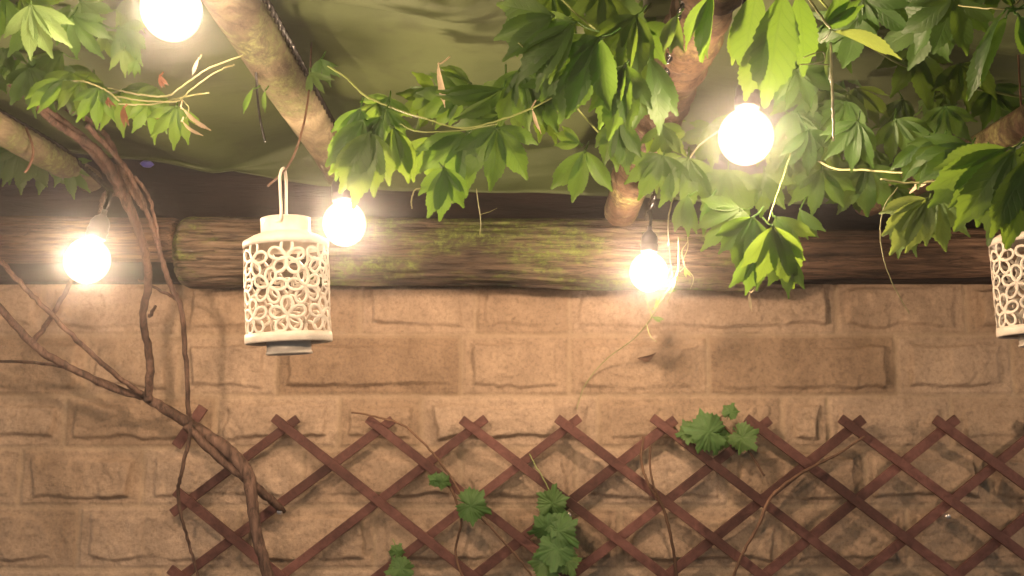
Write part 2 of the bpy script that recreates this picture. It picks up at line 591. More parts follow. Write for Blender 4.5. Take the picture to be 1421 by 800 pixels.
# top and back so the wall is solid
nb = len(co)
ztop = float(zs[-1])
co = np.vstack([co, [[-4, 2.7, 0], [4, 2.7, 0], [4, 2.7, ztop], [-4, 2.7, ztop]]])
me = bpy.data.meshes.new('stone_wall')
faces = quads.tolist() + [[nb + 1, nb, nb + 3, nb + 2], [int(idx[0, -1])] + [int(i) for i in idx[1:, -1]] + [nb + 2, nb + 3]]
me.from_pydata(co.tolist(), [], faces)
ca = me.attributes.new('tint', 'FLOAT_COLOR', 'POINT')
ca.data.foreach_set('color', np.vstack([tint.reshape(-1, 4), np.tile([[.5, 1, 0, 1]], (4, 1))]).astype(np.float32).ravel())
me.polygons.foreach_set('use_smooth', [True] * len(quads) + [False] * 2)
me.materials.append(M['stone'])
wall = bpy.data.objects.new('stone_wall', me)
COL.objects.link(wall)
tag(wall, 'rough sandstone block wall behind the brown trellis', 'wall')

# ------------------------------------------------------------------ dark wall plate and logs
zp0 = at(710, 391, 2.40).z
zp1 = at(710, 175, 2.42).z
mb = MB()
mb.box((0, 2.43 + .02, (zp0 + zp1) / 2), Vector((3.6, 0, 0)), Vector((0, .045, 0)), Vector((0, 0, (zp1 - zp0) / 2)))
o = obj('timber_plank', mb, M['plate'], smooth=False, bevel=.006)
tag(o, 'dark weathered timber board along the wall top behind the logs', 'plank')


def log(name, x0, x1, yc, zc, r, mat, label, seed, ry=1.0):
    rr = random.Random(seed)
    n, m = 120, int((x1 - x0) / .009) + 8
    vs, fs = [], []
    ph = [rr.uniform(0, 6.28) for _ in range(8)]
    ang = np.linspace(0, 2 * np.pi, n, endpoint=False)
    for i in range(m):
        u = i / (m - 1)
        x = x0 + (x1 - x0) * u
        e = min(u, 1 - u) * (x1 - x0)
        er = 1 - .16 * max(0, 1 - e / .022) ** 2
        lumps = 1 + .035 * math.sin(x * 5 + ph[0]) + .02 * math.sin(x * 13 + ph[1])
        nz1 = fbm(np.full(n, x * 1.3), ang * 1.4 + ph[2], 5, seed, 4) - .5
        nz2 = fbm(np.full(n, x * 1.6), ang * 5 + ph[3], 3, seed + 50, 4) - .5
        nz3 = np.abs(fbm(np.full(n, x * 1.1), ang * 6 + ph[6], 2.2, seed + 80, 4) - .5)
        for k in range(n):
            q = r * er * lumps * (1 + .12 * nz1[k] + .10 * nz2[k] - .10 * math.exp(-(nz3[k] / .025) ** 2))
            vs.append((x + .006 * nz1[k] * (e < .03), yc + .006 * math.sin(x * 3 + ph[4]) + q * ry * math.cos(ang[k]), zc + .008 * math.sin(x * 2.3 + ph[5]) + q * math.sin(ang[k])))
    for i in range(m - 1):
        for k in range(n):
            k2 = (k + 1) % n
            fs.append((i * n + k, (i + 1) * n + k, (i + 1) * n + k2, i * n + k2))
    fs.append(tuple(range(n)))
    fs.append(tuple((m - 1) * n + k for k in range(n - 1, -1, -1)))
    mb = MB()
    mb.add(vs, fs)
    o = obj(name, mb, mat)
    tag(o, label, 'log', 'logs laid along the wall top')
    return o


yl = 2.31
log('log_beam', at(-700, 340, yl).x, at(247, 330, yl).x, yl + .015, at(100, 329, 2.25).z, .054, M['log_bare'], 'bare brown log on the wall top behind the far left bulb', 11)
log('log_beam', at(252, 340, yl).x, at(1060, 350, yl).x, yl, at(700, 347, 2.25).z, .080, M['log'], 'thick mossy log on the wall top behind the whole lantern', 23)
log('log_beam', at(1064, 340, yl).x, at(2000, 340, yl).x, yl + .012, at(1250, 340, 2.25).z, .056, M['log_bare'], 'reddish bare log on the wall top beside the cut off lantern', 37)


# ------------------------------------------------------------------ rafter poles
def pole(a, b, r, mat, label, seed, ridges=(), extend=1.9):
    rr = random.Random(seed)
    a, b = Vector(a), Vector(b)   # a = wall end, b = near point
    d = (b - a).normalized()
    L = (b - a).length + extend
    m = int(L / .008)
    pts, rad = [], []
    ph = [rr.uniform(0, 6) for _ in range(4)]
    side = d.cross(Vector((0, 0, 1))).normalized()
    upv = side.cross(d)
    n = 36
    ang = np.linspace(0, 2 * np.pi, n, endpoint=False)
    vs, fs = [], []
    for i in range(m):
        s = L * i / (m - 1)
        c = a + d * s + side * (.006 * math.sin(s * 4 + ph[0])) + upv * (.005 * math.sin(s * 5 + ph[1]))
        q = r * (1 + .04 * math.sin(s * 9 + ph[2]))
        if s < .02:
            q *= .82 + .18 * math.sqrt(s / .02)
        for (rs, rh) in ridges:
            x = (s - rs)
            q += rh * math.exp(-(x / .007) ** 2) + (rh * .6 * (1 - x / .07) if 0 < x < .07 else 0)
        nn = fbm(np.full(n, s * 2), ang * 1.2 + ph[3], 4, seed, 3) - .5
        for k in range(n):
            w = q * (1 + .12 * nn[k])
            vs.append(c + side * (w * math.cos(ang[k])) + upv * (w * math.sin(ang[k])))
    for i in range(m - 1):
        for k in range(n):
            k2 = (k + 1) % n
            fs.append((i * n + k, i * n + k2, (i + 1) * n + k2, (i + 1) * n + k))
    fs.append(tuple(range(n - 1, -1, -1)))
    fs.append(tuple((m - 1) * n + k for k in range(n)))
    mb = MB()
    mb.add(vs, fs)
    o = obj('rafter_pole', mb, mat)
    tag(o, label, 'pole', 'round rafter poles under the canopy')
    return o


P1a, P1b = at(128, 250, 2.33), at(0, 180, 1.97)
P2a, P2b = at(478, 245, 2.33), at(352, 40, 1.58)
P3a, P3b = at(864, 296, 2.27), at(958, 40, 1.50)
P4a, P4b = at(1200, 288, 2.27), at(1340, 212, 1.80)
pole(P1a, P1b, .030, M['pole'], 'pale round pole slanting in at the far left edge', 5)
pole(P2a, P2b, .042, M['pole'], 'thick pale pole rising above the whole lantern', 6)
pole(P3a, P3b, .038, M['pole_red'], 'reddish ringed pole dropping behind leaves to a rounded end', 8,
     [(.20, .005), (.33, .007), (.41, .006), (.47, .009), (.53, .007), (.58, .009), (.66, .010), (.72, .007), (.76, .008), (.83, .009), (.9, .008), (1.0, .009)])
pole(P4a, P4b, .028, M['pole_red'], 'thin brown pole half buried in foliage at the right', 9)

# ------------------------------------------------------------------ canopy
CX = [-3, -1.5, -1.0, -.72, -.41, -.08, .26, .55, .82, 1.1, 1.5, 3]
CZ = [.66, .66, .672, .655, .72, .665, .70, .655, .63, .62, .64, .64]
gx = np.linspace(-2.8, 2.8, 330)
gy = np.concatenate([np.linspace(-1.6, 1.2, 40), np.linspace(1.22, 2.365, 100)])
cr = random.Random(4)
ph = [cr.uniform(0, 6.28) for _ in range(12)]


def canopy_z(x, y):
    z = np.interp(x, CX, CZ)
    z = z + .010 * np.sin(x * 9 + y * 4 + ph[0]) + .008 * np.sin(y * 11 - x * 5 + ph[1]) + .005 * np.sin(x * 21 - y * 17 + ph[2])
    z = z + .008 * (fbm(x * 1.0, y * 1.5, 3.0, 71, 4) - .5) + .012 * np.exp(-((y - 1.62 - .05 * x) / .02) ** 2)
    return z + 1.5 + .012


hem_px = [(-400, 190), (120, 180), (190, 186), (250, 216), (330, 240), (450, 260), (560, 266), (740, 269), (840, 273), (1000, 282), (1200, 285), (1800, 285)]
hx = [at(p, q, 2.375).x for p, q in hem_px]
hz = [at(p, q, 2.375).z for p, q in hem_px]
rows = []
for y in gy:
    rows.append((gx, np.full_like(gx, y), canopy_z(gx, np.full_like(gx, y))))
ztop_ = rows[-1][2]
zh = np.interp(gx, hx, hz)
for k in range(1, 12):
    t = k / 11
    zz = ztop_ + (zh - ztop_) * t
    zz = np.minimum(zz, ztop_ - .001 * k)
    rows.append((gx, 2.365 + .014 * np.sin(t * 3.1) + .006 * np.sin(gx * 26 + t * 3) * t - .004 * math.exp(-((t - .45) / .06) ** 2), zz))
RX = np.stack([r[0] for r in rows]); RY = np.stack([r[1] for r in rows]); RZ = np.stack([r[2] for r in rows])
ny, nxx = RX.shape
idx = np.arange(ny * nxx).reshape(ny, nxx)
mb = MB()
mb.add(np.stack([RX, RY, RZ], -1).reshape(-1, 3).tolist(), np.stack([idx[:-1, :-1], idx[:-1, 1:], idx[1:, 1:], idx[1:, :-1]], -1).reshape(-1, 4).tolist())
can = obj('fabric_canopy', mb, M['fabric'])
tag(can, 'olive green fabric canopy stretched over the poles', 'canopy')
sol = can.modifiers.new('cloth', 'SOLIDIFY')
sol.thickness = .002
sol.offset = 1

# ------------------------------------------------------------------ trellis
TY = 2.405
c0 = at(789, 594, TY)             # a crossing in the top row
sp = (at(1182, 600, TY).x - at(396, 597, TY).x) / 6
sz = c0.z - at(789, 696, TY).z    # full diamond height
root = thing('garden_trellis', 'reddish brown diamond lattice trellis fixed to the stone wall', 'trellis', (c0.x, TY, 1.0))
dirA = Vector((sp / 2, 0, -sz / 2)).normalized()   # down right (front layer)
dirB = Vector((sp / 2, 0, sz / 2)).normalized()    # up right (rear layer)
NB = 8


def slat(p, q, layer, extra0=.045, extra1=.045, bend=0):
    d = (q - p).normalized()
    p = p - d * extra0
    q = q + d * extra1
    c = (p + q) / 2
    side = d.cross(Vector((0, 1, 0))).normalized()
    y = TY - .0095 if layer == 'front' else TY
    c.y = y + bend
    mb = MB()
    w = .0109 * rnd.uniform(.95, 1.08)
    L = (q - p).length / 2
    tilt = rnd.uniform(-.004, .004) / L
    ax = (d + side * tilt).normalized() * L
    ax.y = rnd.uniform(-.0012, .0012)
    mb.box(c, ax, side * w, Vector((0, .0042, 0)))
    return obj('slat', mb, M['trellis'], root, smooth=False, bevel=.0012)


def node(i, j):
    """i in half-cells across from c0, j in half-cells down"""
    return Vector((c0.x + i * sp / 2, TY, c0.z - j * sz / 2))


ILEFT, IRIGHT, JBOT = -8, 16, 10
for i in range(-6, IRIGHT + 1, 2):        # tops along row 0
    k = min(JBOT, IRIGHT - i)
    if k > 0:
        slat(node(i, 0), node(i + k, k), 'front', .036)
    k = min(JBOT, i - ILEFT)
    if k > 0:
        slat(node(i - k, k), node(i, 0), 'rear', .045, .036)
for j in range(2, JBOT, 2):               # starts on the left edge
    k = min(JBOT - j, IRIGHT - ILEFT)
    slat(node(ILEFT, j), node(ILEFT + k, j + k), 'front', .036)
for j in range(2, JBOT, 2):               # starts on the right edge
    k = min(JBOT - j, IRIGHT - ILEFT)
    slat(node(IRIGHT - k, j + k), node(IRIGHT, j), 'rear')
for px, py in ((789, 715), (388, 711), (1315, 717)):
    p = at(px, py, TY - .018)
    mb = MB()
    prof = [(0.0005, .004), (.005, .0036), (.0065, .001), (.0065, -.02)]
    vs = MB()
    vs.lathe(prof, 16)
    mb.add([(p.x + v[0], p.y - v[2], p.z + v[1]) for v in vs.v], vs.f)
    obj('screw', mb, M['screw'], root)
# loose stub at the left
a_, b_ = at(243, 620, TY), at(281, 565, TY)
mb = MB()
d = (b_ - a_)
mb.box((a_ + b_) / 2 + Vector((0, .008, 0)), d / 2, d.cross(Vector((0, 1, 0))).normalized() * .0125, Vector((0, .004, 0)))
o = obj('broken_slat', mb, M['trellis'], smooth=False, bevel=.0012)
tag(o, 'short broken brown slat stub behind the vine trunk', 'slat')

# ------------------------------------------------------------------ bulbs


def bulb_proto():
    root = thing('light_bulb', 'x', 'light bulb', (0, 0, 0), 'lit bulbs of the string lights')
    mb = MB()
    prof = []
    for k in range(20):
        a = -math.pi / 2 + math.pi * .86 * k / 19
        prof.append((max(.0004, BR * math.cos(a)), BR * 1.06 * math.sin(a)))
    prof += [(.0145, .041), (.0138, .046)]
    mb.lathe(prof, 32)
    obj('glass_globe', mb, M['bulb'], root)
    mb = MB()
    mb.lathe([(max(.0002, .011 * math.cos(-math.pi / 2 + math.pi * k / 8)), .011 * math.sin(-math.pi / 2 + math.pi * k / 8)) for k in range(9)], 12)
    obj('filament', mb, M['filament'], root)
    mb = MB()
    mb.lathe([(.001, .0405), (.0165, .0405), (.0178, .044), (.0172, .052), (.0182, .0535), (.0182, .056), (.017, .058), (.0165, .070), (.012, .079), (.007, .083), (.0045, .087), (.0045, .094), (.001, .094)], 24)
    s = obj('socket', mb, M['socket'], root)
    mb = MB()
    mb.tube(smooth_path([(0, 0, .092), (.002, 0, .105), (.0, .003, .125)], 4), .0032, 8)
    obj('drop_cord', mb, M['black'], root)
    return root


def copy_tree(o, parent=None):
    c = o.copy()
    COL.objects.link(c)
    c.parent = parent
    for ch in list(o.children):
        copy_tree(ch, c)
    return c


bp = bulb_proto()
bulbs = [
    ((238, 14, 1.22), (4, -6, 0), 'large lit bulb cut off by the top edge near left leaves'),
    ((121, 362, 1.72), (5, 14, 30), 'far left lit bulb hanging before the bare brown log'),
    ((478, 311, 1.74), (-6, -4, 60), 'lit bulb close beside the whole cream lantern'),
    ((900, 378, 2.0), (2, 2, 10), 'smallest lit bulb hanging low before the mossy log'),
    ((1035, 190, 1.36), (4, 2, 80), 'large lit bulb among leaves beside the ringed pole'),
]
off_frame = [((-.64, .92, 1.72), ), ((-.16, .46, 1.84), ), ((1.50, 1.75, 1.74), ), ((-1.45, 1.5, 1.96), )]
first = True
bulb_objs = []
for (px, py, Y), rot, lab in bulbs:
    o = bp if first else copy_tree(bp)
    first = False
    o.location = at(px, py, Y)
    o.rotation_euler = [math.radians(r) for r in rot]
    o['label'] = lab
    bulb_objs.append(o)
for (p,) in off_frame:
    o = copy_tree(bp)
    o.location = p
    o['label'] = 'lit bulb of the string lights hanging outside the picture'

# ------------------------------------------------------------------ cables
def cable(pts, label, r=.0035):
    P = smooth_path(pts, 10)
    mb = MB()
    # two twisted strands so it glints in dashes
    for s in (0, math.pi):
        Q = []
        acc = 0
        for i, p in enumerate(P):
            if i:
                acc += (P[i] - P[i - 1]).length
            t = (P[min(i + 1, len(P) - 1)] - P[max(i - 1, 0)]).normalized()
            a = t.cross(Vector((0, 0, 1))).normalized()
            b = t.cross(a)
            th = acc / .045 * 2 * math.pi + s
            Q.append(p + a * (math.cos(th) * r * .8) + b * (math.sin(th) * r * .8))
        mb.tube(Q, r, 8)
    o = obj('light_cable', mb, M['black'])
    return tag(o, label, 'cable', 'cables of the string lights')


def dense(pts, step=.012):
    out = []
    for i in range(len(pts) - 1):
        a, b = Vector(pts[i]), Vector(pts[i + 1])
        n = max(1, int((b - a).length / step))
        out += [a.lerp(b, k / n) for k in range(n)]
    return out + [Vector(pts[-1])]


def cable_along(pts, label):
    return cable(dense(smooth_path(pts, 5), .02), label)


def top_of(bl):
    o = bulb_objs[bl]
    return o.location + o.rotation_euler.to_matrix() @ Vector((0, 0.003, .124))


d1 = (P1b - P1a)
cable_along([P1b + d1 * 1.6 + Vector((.026, -.01, .022)), P1b + Vector((.027, -.01, .020)), P1a.lerp(P1b, .5) + Vector((.027, -.012, .018)), at(112, 228, 2.2), at(150, 262, 2.0), top_of(1)],
            'black light cable along the far left pole')
d2 = (P2b - P2a)
cable_along([P2b + d2 * .9 + Vector((.040, -.01, .010)), P2b + Vector((.043, -.012, .006)), P2a.lerp(P2b, .5) + Vector((.042, -.012, .004)), P2a.lerp(P2b, .12) + Vector((.042, -.02, 0)), at(474, 225, 1.95), top_of(2)],
            'black light cable along the thick pole above the lantern')
d3 = (P3b - P3a)
cable_along([P3b + d3 * .7 + Vector((-.02, 0, .03)), P3b + Vector((-.03, 0, -.028)), P3a.lerp(P3b, .4) + Vector((.03, 0, -.034)), at(898, 300, 2.1), top_of(3)],
            'black light cable behind leaves above the low bulb')
cable_along([Vector((.34, .6, 2.15)), Vector((.33, 1.0, 2.13)), at(1040, -30, 1.36), top_of(4)], 'black light cable dropping to the bulb among leaves')
cable_along([Vector((-.37, .7, 2.15)), Vector((-.41, 1.0, 2.13)), at(238, -130, 1.22), top_of(0)], 'black light cable above the cut off bulb')
cable_along([Vector((-1.6, 1.6, 2.12)), Vector((-1.45, 1.5, 2.085)), Vector((-1.2, 1.2, 2.0)), Vector((-.64, .92, 1.845)), Vector((-.5, .80, 2.0)), Vector((-.16, .46, 1.965)), Vector((.7, .7, 2.08)), Vector((1.50, 1.75, 1.865)), Vector((1.9, 2.0, 2.02))], 'black light cable overhead outside the picture')


# ------------------------------------------------------------------ lanterns
def lantern_proto():
    root = thing('hanging_lantern', 'x', 'lantern', (0, 0, 0), 'cream pierced lanterns')
    R, H = .0655, .158     # origin = centre of the bottom rim
    mb = MB()
    lr = random.Random(12)
    circ = 2 * math.pi * R

    def on(u, v, r):
        a = u / R
        return Vector((r * math.cos(a), r * math.sin(a), v))
    rows_z = [.036, .080, .124]
    nper = 7

    def petal(cu, cv, ang, hl, hw, tr):
        r = R + lr.uniform(-.0005, .0005)
        pts = []
        for k in range(22):
            t = 2 * math.pi * k / 22
            lx = hl * math.cos(t)
            ly = hw * math.sin(t) * (1 + .18 * math.cos(t))
            u = cu + lx * math.cos(ang) - ly * math.sin(ang)
            v = min(max(cv + lx * math.sin(ang) + ly * math.cos(ang), .012), H - .006)
            pts.append(on(u, v, r))
        mb.ring(pts, .0009, 8, sx=tr / .0009)
    for ri, z in enumerate(rows_z):
        for k in range(nper):
            cu = circ * (k + .5 * (ri % 2)) / nper + lr.uniform(-.0015, .0015)
            cv = z + lr.uniform(-.0015, .0015)
            a0 = math.pi / 2 + lr.uniform(-.2, .2)
            n = 5
            for q in range(n):
                a = a0 + 2 * math.pi * q / n
                rp = .0150
                petal(cu + rp * math.cos(a), cv + rp * math.sin(a), a, .0129, .0083, .0025)
    for ri in range(3):
        for k in range(nper):
            cu = circ * (k + .5 * (ri % 2) + .5) / nper
            pass
    obj('pierced_body', mb, M['lantern'], root)
    mb = MB()
    mb.lathe([(R - .001, .012), (R + .0014, .012), (R + .0022, .006), (R + .0022, -.001), (R + .0008, -.003), (R - .003, -.003), (R - .003, .004), (R - .001, .012)], 64)
    obj('bottom_rim', mb, M['lantern'], root)
    mb = MB()
    mb.lathe([(.001, .002), (R - .0032, .002), (R - .0032, -.0005), (.036, -.0005), (.001, -.0005)], 48)
    obj('floor_plate', mb, M['lantern_under'], root)
    mb = MB()
    mb.lathe([(R - .001, H - .010), (R + .0012, H - .010), (R + .0018, H - .004), (R + .0012, H), (.052, H + .0085), (.0395, H + .0135), (.0385, H + .015), (.0385, H + .0345), (.0392, H + .0355), (.0385, H + .0375), (.0368, H + .0375), (.0365, H + .016), (.05, H + .0065), (R - .001, H - .002), (R - .001, H - .010)], 64)
    obj('shoulder', mb, M['lantern'], root)
    mb = MB()
    mb.lathe([(.0345, -.0008), (.0345, -.016), (.0362, -.017), (.0362, -.020), (.034, -.0205), (.033, -.018), (.001, -.018)], 48)
    c = obj('candle_cup', mb, M['lantern'], root)
    mb = MB()
    z0 = H + .027
    mb.tube(smooth_path([(-.036, -.012, z0), (-.018, -.034, z0), (-.016, -.0385, z0 + .004), (-.0145, -.037, z0 + .02), (-.010, -.015, z0 + .075), (0, 0, z0 + .092),
                         (.006, .013, z0 + .074), (.010, .037, z0 + .02), (.012, .0385, z0 + .004), (.014, .036, z0)], 6), .0023, 10)
    obj('handle', mb, M['lantern'], root)
    return root


lp = lantern_proto()
lp.location = at(401, 474, 1.58)
lp.rotation_euler = (math.radians(1), math.radians(-3.8), math.radians(25))
lp['label'] = 'whole cream pierced metal lantern with floral cutouts hanging before the mossy log'
l2 = copy_tree(lp)
l2.location = at(1446, 463, 1.64)
l2.rotation_euler = (math.radians(-1), math.radians(1), math.radians(140))
l2['label'] = 'cream floral lantern cut off by the right picture edge'


def wire(name, pts, r, label, cat, mat, n=8, group=None):
    mb = MB()
    mb.tube(smooth_path(pts, 8), r, n)
    return tag(obj(name, mb, mat), label, cat, group)


hw = lp.location + lp.rotation_euler.to_matrix() @ Vector((0, 0, .158 + .030 + .092))
wire('hanging_wire', [at(432, 60, 1.75), at(430, 110, 1.64), at(424, 160, 1.59), at(412, 205, 1.58), hw + Vector((.004, -.002, -.004)), at(372, 258, 1.6)], .0018,
     'dark bent wire holding up the whole lantern', 'wire', M['twig'])
h2 = l2.location + l2.rotation_euler.to_matrix() @ Vector((0, 0, .158 + .030 + .092))
wire('hanging_wire', [h2 + Vector((.004, 0, .22)), h2 + Vector((.001, 0, .1)), h2 + Vector((0, .004, -.004)), h2 + Vector((-.01, .003, .012))], .0018,
     'dark wire above the lantern at the right edge', 'wire', M['twig'])
wire('cable_tie', [at(355, 92, 1.66), at(357, 130, 1.70), at(361, 165, 1.72), at(368, 198, 1.73)], .0022, 'black cable tie tail dangling left of the thick pole', 'cable tie', M['black'], group='cable ties')
wire('cable_tie', [at(36, 178, 1.98), at(44, 198, 1.98), at(46, 215, 1.99), at(40, 232, 2.0), at(34, 240, 2.0)], .0026, 'cable tie tail hanging over the far left pole', 'cable tie', M['twig'], group='cable ties')
mb = MB()
mb.lathe([(.0005, .008), (.010, .006), (.016, 0), (.010, -.006), (.0005, -.008)], 20, at(204, 228, 2.28))  # made-up disc standing in for a small blue spot
tag(obj('blue_spot', mb, M['blue']), 'small blue disc put in for a blue spot under the canopy edge', 'clip')


# ------------------------------------------------------------------ leaves
def leaflet(mb, o, d, n, L, W, fold, droop, nv=24, nu=2, teeth=True, curl=0.0, rr=rnd):
    """one serrated leaflet from o along d with normal n"""
    x = d.cross(n).normalized()
    vs, at_, fs = [], [], []
    cols = 2 * nu + 1
    y = z = 0.0
    ph = rr.uniform(0, 6.28)
    bend = rr.uniform(-.25, .25)
    tj = [rr.random() for _ in range(nv + 1)]
    for i in range(nv + 1):
        t = i / nv
        w = (max(t, 0) ** .85) * (max(1 - t, 0) ** .85)
        w /= (.5 ** .85) * (.5 ** .85)
        w *= W / 2
        if t > .74:
            w *= 1 - .42 * math.sin((t - .74) / .26 * math.pi)
        w = max(w, .0006)
        for s in range(-nu, nu + 1):
            u = s / nu
            ww, yy = w, 0.0
            if teeth and abs(s) == nu and .2 < t < .97:
                ww = w * ((1.02 + .06 * tj[i]) if i % 2 else .97 - .04 * tj[i])
                yy = .012 * L if i % 2 else -.008 * L
            px = u * ww + bend * L * t * t * .35
            pz = abs(u) * ww * fold - curl * (u * ww) ** 2 / max(W, .01) * 2 + .012 * L * math.sin(t * 9 + ph + (1.5 if u > 0 else 0)) * abs(u)
            vs.append(o + x * px + d * (y + yy) + n * (z + pz))
            at_.append((u, t, 0))
        a = droop * (t - .2)
        y += L / nv * math.cos(a)
        z -= L / nv * math.sin(a)
    for i in range(nv):
        for s in range(cols - 1):
            p = i * cols + s
            fs.append((p, p + 1, p + cols + 1, p + cols))
    mb.add(vs, fs, at_)


def leaf_frame(o, ang, pitch, yaw):
    view = (o - CAM).normalized()
    r = view.cross(UP).normalized()
    u = r.cross(view)
    a = math.radians(ang)
    d0 = r * math.cos(a) + u * math.sin(a)
    p = math.radians(pitch)
    d = d0 * math.cos(p) - view * math.sin(p)
    n = -view * math.cos(p) - d0 * math.sin(p)
    n = Quaternion(d, math.radians(yaw)) @ n
    return d, n


def creeper_leaf(parent, px, py, Y, ang, lenpx, fan=1.0, n=5, pitch=None, yaw=None, mat='leaf', wide=.46, stem=None, o=None, nv=24, flip=False):
    o = at(px, py, Y) if o is None else o
    L = lenpx * Y / F_PX
    pitch = rnd.uniform(-20, 25) if pitch is None else pitch
    yaw = rnd.uniform(-35, 35) if yaw is None else yaw
    d, nn = leaf_frame(o, ang, pitch, yaw)
    if flip:
        nn = -nn
    mb = MB()
    wide = wide * .73
    angs = {1: [0], 3: [0, 40, -40], 5: [0, 34, -34, 68, -68]}[n]
    for k, a in enumerate(angs):
        a = math.radians(a * fan + rnd.uniform(-6, 6))
        dk = Quaternion(nn, a) @ d
        # side leaflets droop backwards a little
        nk = (nn + dk * rnd.uniform(-.05, .22)).normalized()
        nk = (nk - dk * nk.dot(dk)).normalized()
        nk = Quaternion(dk, rnd.uniform(-.3, .3)) @ nk
        f = (1, .93, .93, .72, .72)[k] * rnd.uniform(.92, 1.06)
        leaflet(mb, o + dk * L * .045 + nn * (.0006 * k), dk, nk, L * f, L * f * wide * rnd.uniform(.9, 1.1), rnd.uniform(.08, .4), rnd.uniform(.1, .9), nv=max(nv, 22))
        mb.tube([o, o + dk * L * .03, o + dk * L * .08], [.0011, .001, .0008], 5)
    # leaf stalk
    if stem is None:
        back = -d * rnd.uniform(.05, .2) * L + UP * rnd.uniform(.0, .03) * L - nn * rnd.uniform(.25, .55) * L
        end = o + back
        mid = o + back * .5 - UP * .004 + nn * .004
    else:
        end = stem
        mid = (o + end) / 2 + UP * .006
    mb.tube(smooth_path([o, mid, end], 5), [.0013] * 11, 6)
    return obj('leaf', mb, M[mat], parent)


def grape_leaf(parent, px, py, Y, ang, rpx, pitch=10, yaw=0, mat='vine_leaf', stem=None):
    o = at(px, py, Y)
    R = rpx * Y / F_PX
    d, n = leaf_frame(o, ang, pitch, yaw)
    x = d.cross(n).normalized()
    o = o - d * R * .45
    mb = MB()
    NA, NR = 96, 6
    lobes = [(0, 1.30, .40), (64, 1.18, .34), (-64, 1.18, .34), (118, 1.04, .36), (-118, 1.04, .36)]
    vs, fs, a_ = [o], [], [(0, 0, 0)]
    ph = rnd.uniform(0, 6)
    for i in range(NA):
        th = -math.pi + 2 * math.pi * (i + .5) / NA
        r = .93
        for la, lr_, lw in lobes:
            dd = (th - math.radians(la))
            r = max(r, lr_ * math.exp(-(dd / lw) ** 2 * .75))
        r *= .86
        r *= (1.09 if i % 4 == 1 else .95 if i % 4 == 3 else 1.0)
        if abs(th) > 2.75:
            r *= .35 + .65 * (math.pi - abs(th)) / .39
        la = min((abs(th - math.radians(l[0])) for l in lobes))
        for j in range(1, NR + 1):
            q = j / NR
            rr_ = R * r * q
            z = .16 * R * q * q * math.sin(3 * th + ph) - .22 * R * q * q + .10 * R * q * min(la, .5) * 2 + .02 * R * math.sin(9 * q + 5 * th)
            vs.append(o + d * (rr_ * math.cos(th)) + x * (rr_ * math.sin(th)) + n * z)
            a_.append((min(1, la * 1.6) * (1 if th > 0 else -1), q * .9, 0))
    for i in range(NA):
        i2 = (i + 1) % NA
        if i2 == 0:
            continue
        fs.append((0, 1 + i * NR, 1 + i2 * NR))
        for j in range(NR - 1):
            fs.append((1 + i * NR + j, 1 + i * NR + j + 1, 1 + i2 * NR + j + 1, 1 + i2 * NR + j))
    mb.add(vs, fs, a_)
    end = stem if stem is not None else o - d * R * .8 - n * R * .4
    mb.tube(smooth_path([o, (o + end) / 2 - n * .004, end], 5), [.0012] * 11, 6)
    return obj('leaf', mb, M[mat], parent)


def stems(parent, name, specs, mat, n=8, jit=.0012, lump=.12):
    """specs: list of [(px,py,Y,r_px)...]; one mesh each"""
    for sp_ in specs:
        P = [at(p[0], p[1], p[2]) for p in sp_]
        r = [p[3] * p[2] / F_PX * (.58 if n < 8 else .78) for p in sp_]
        Q, rr_ = smooth_path(P, 8, jit, r)
        mb = MB()
        mb.tube(Q, rr_, n, lump=lump)
        obj(name, mb, M[mat], parent)


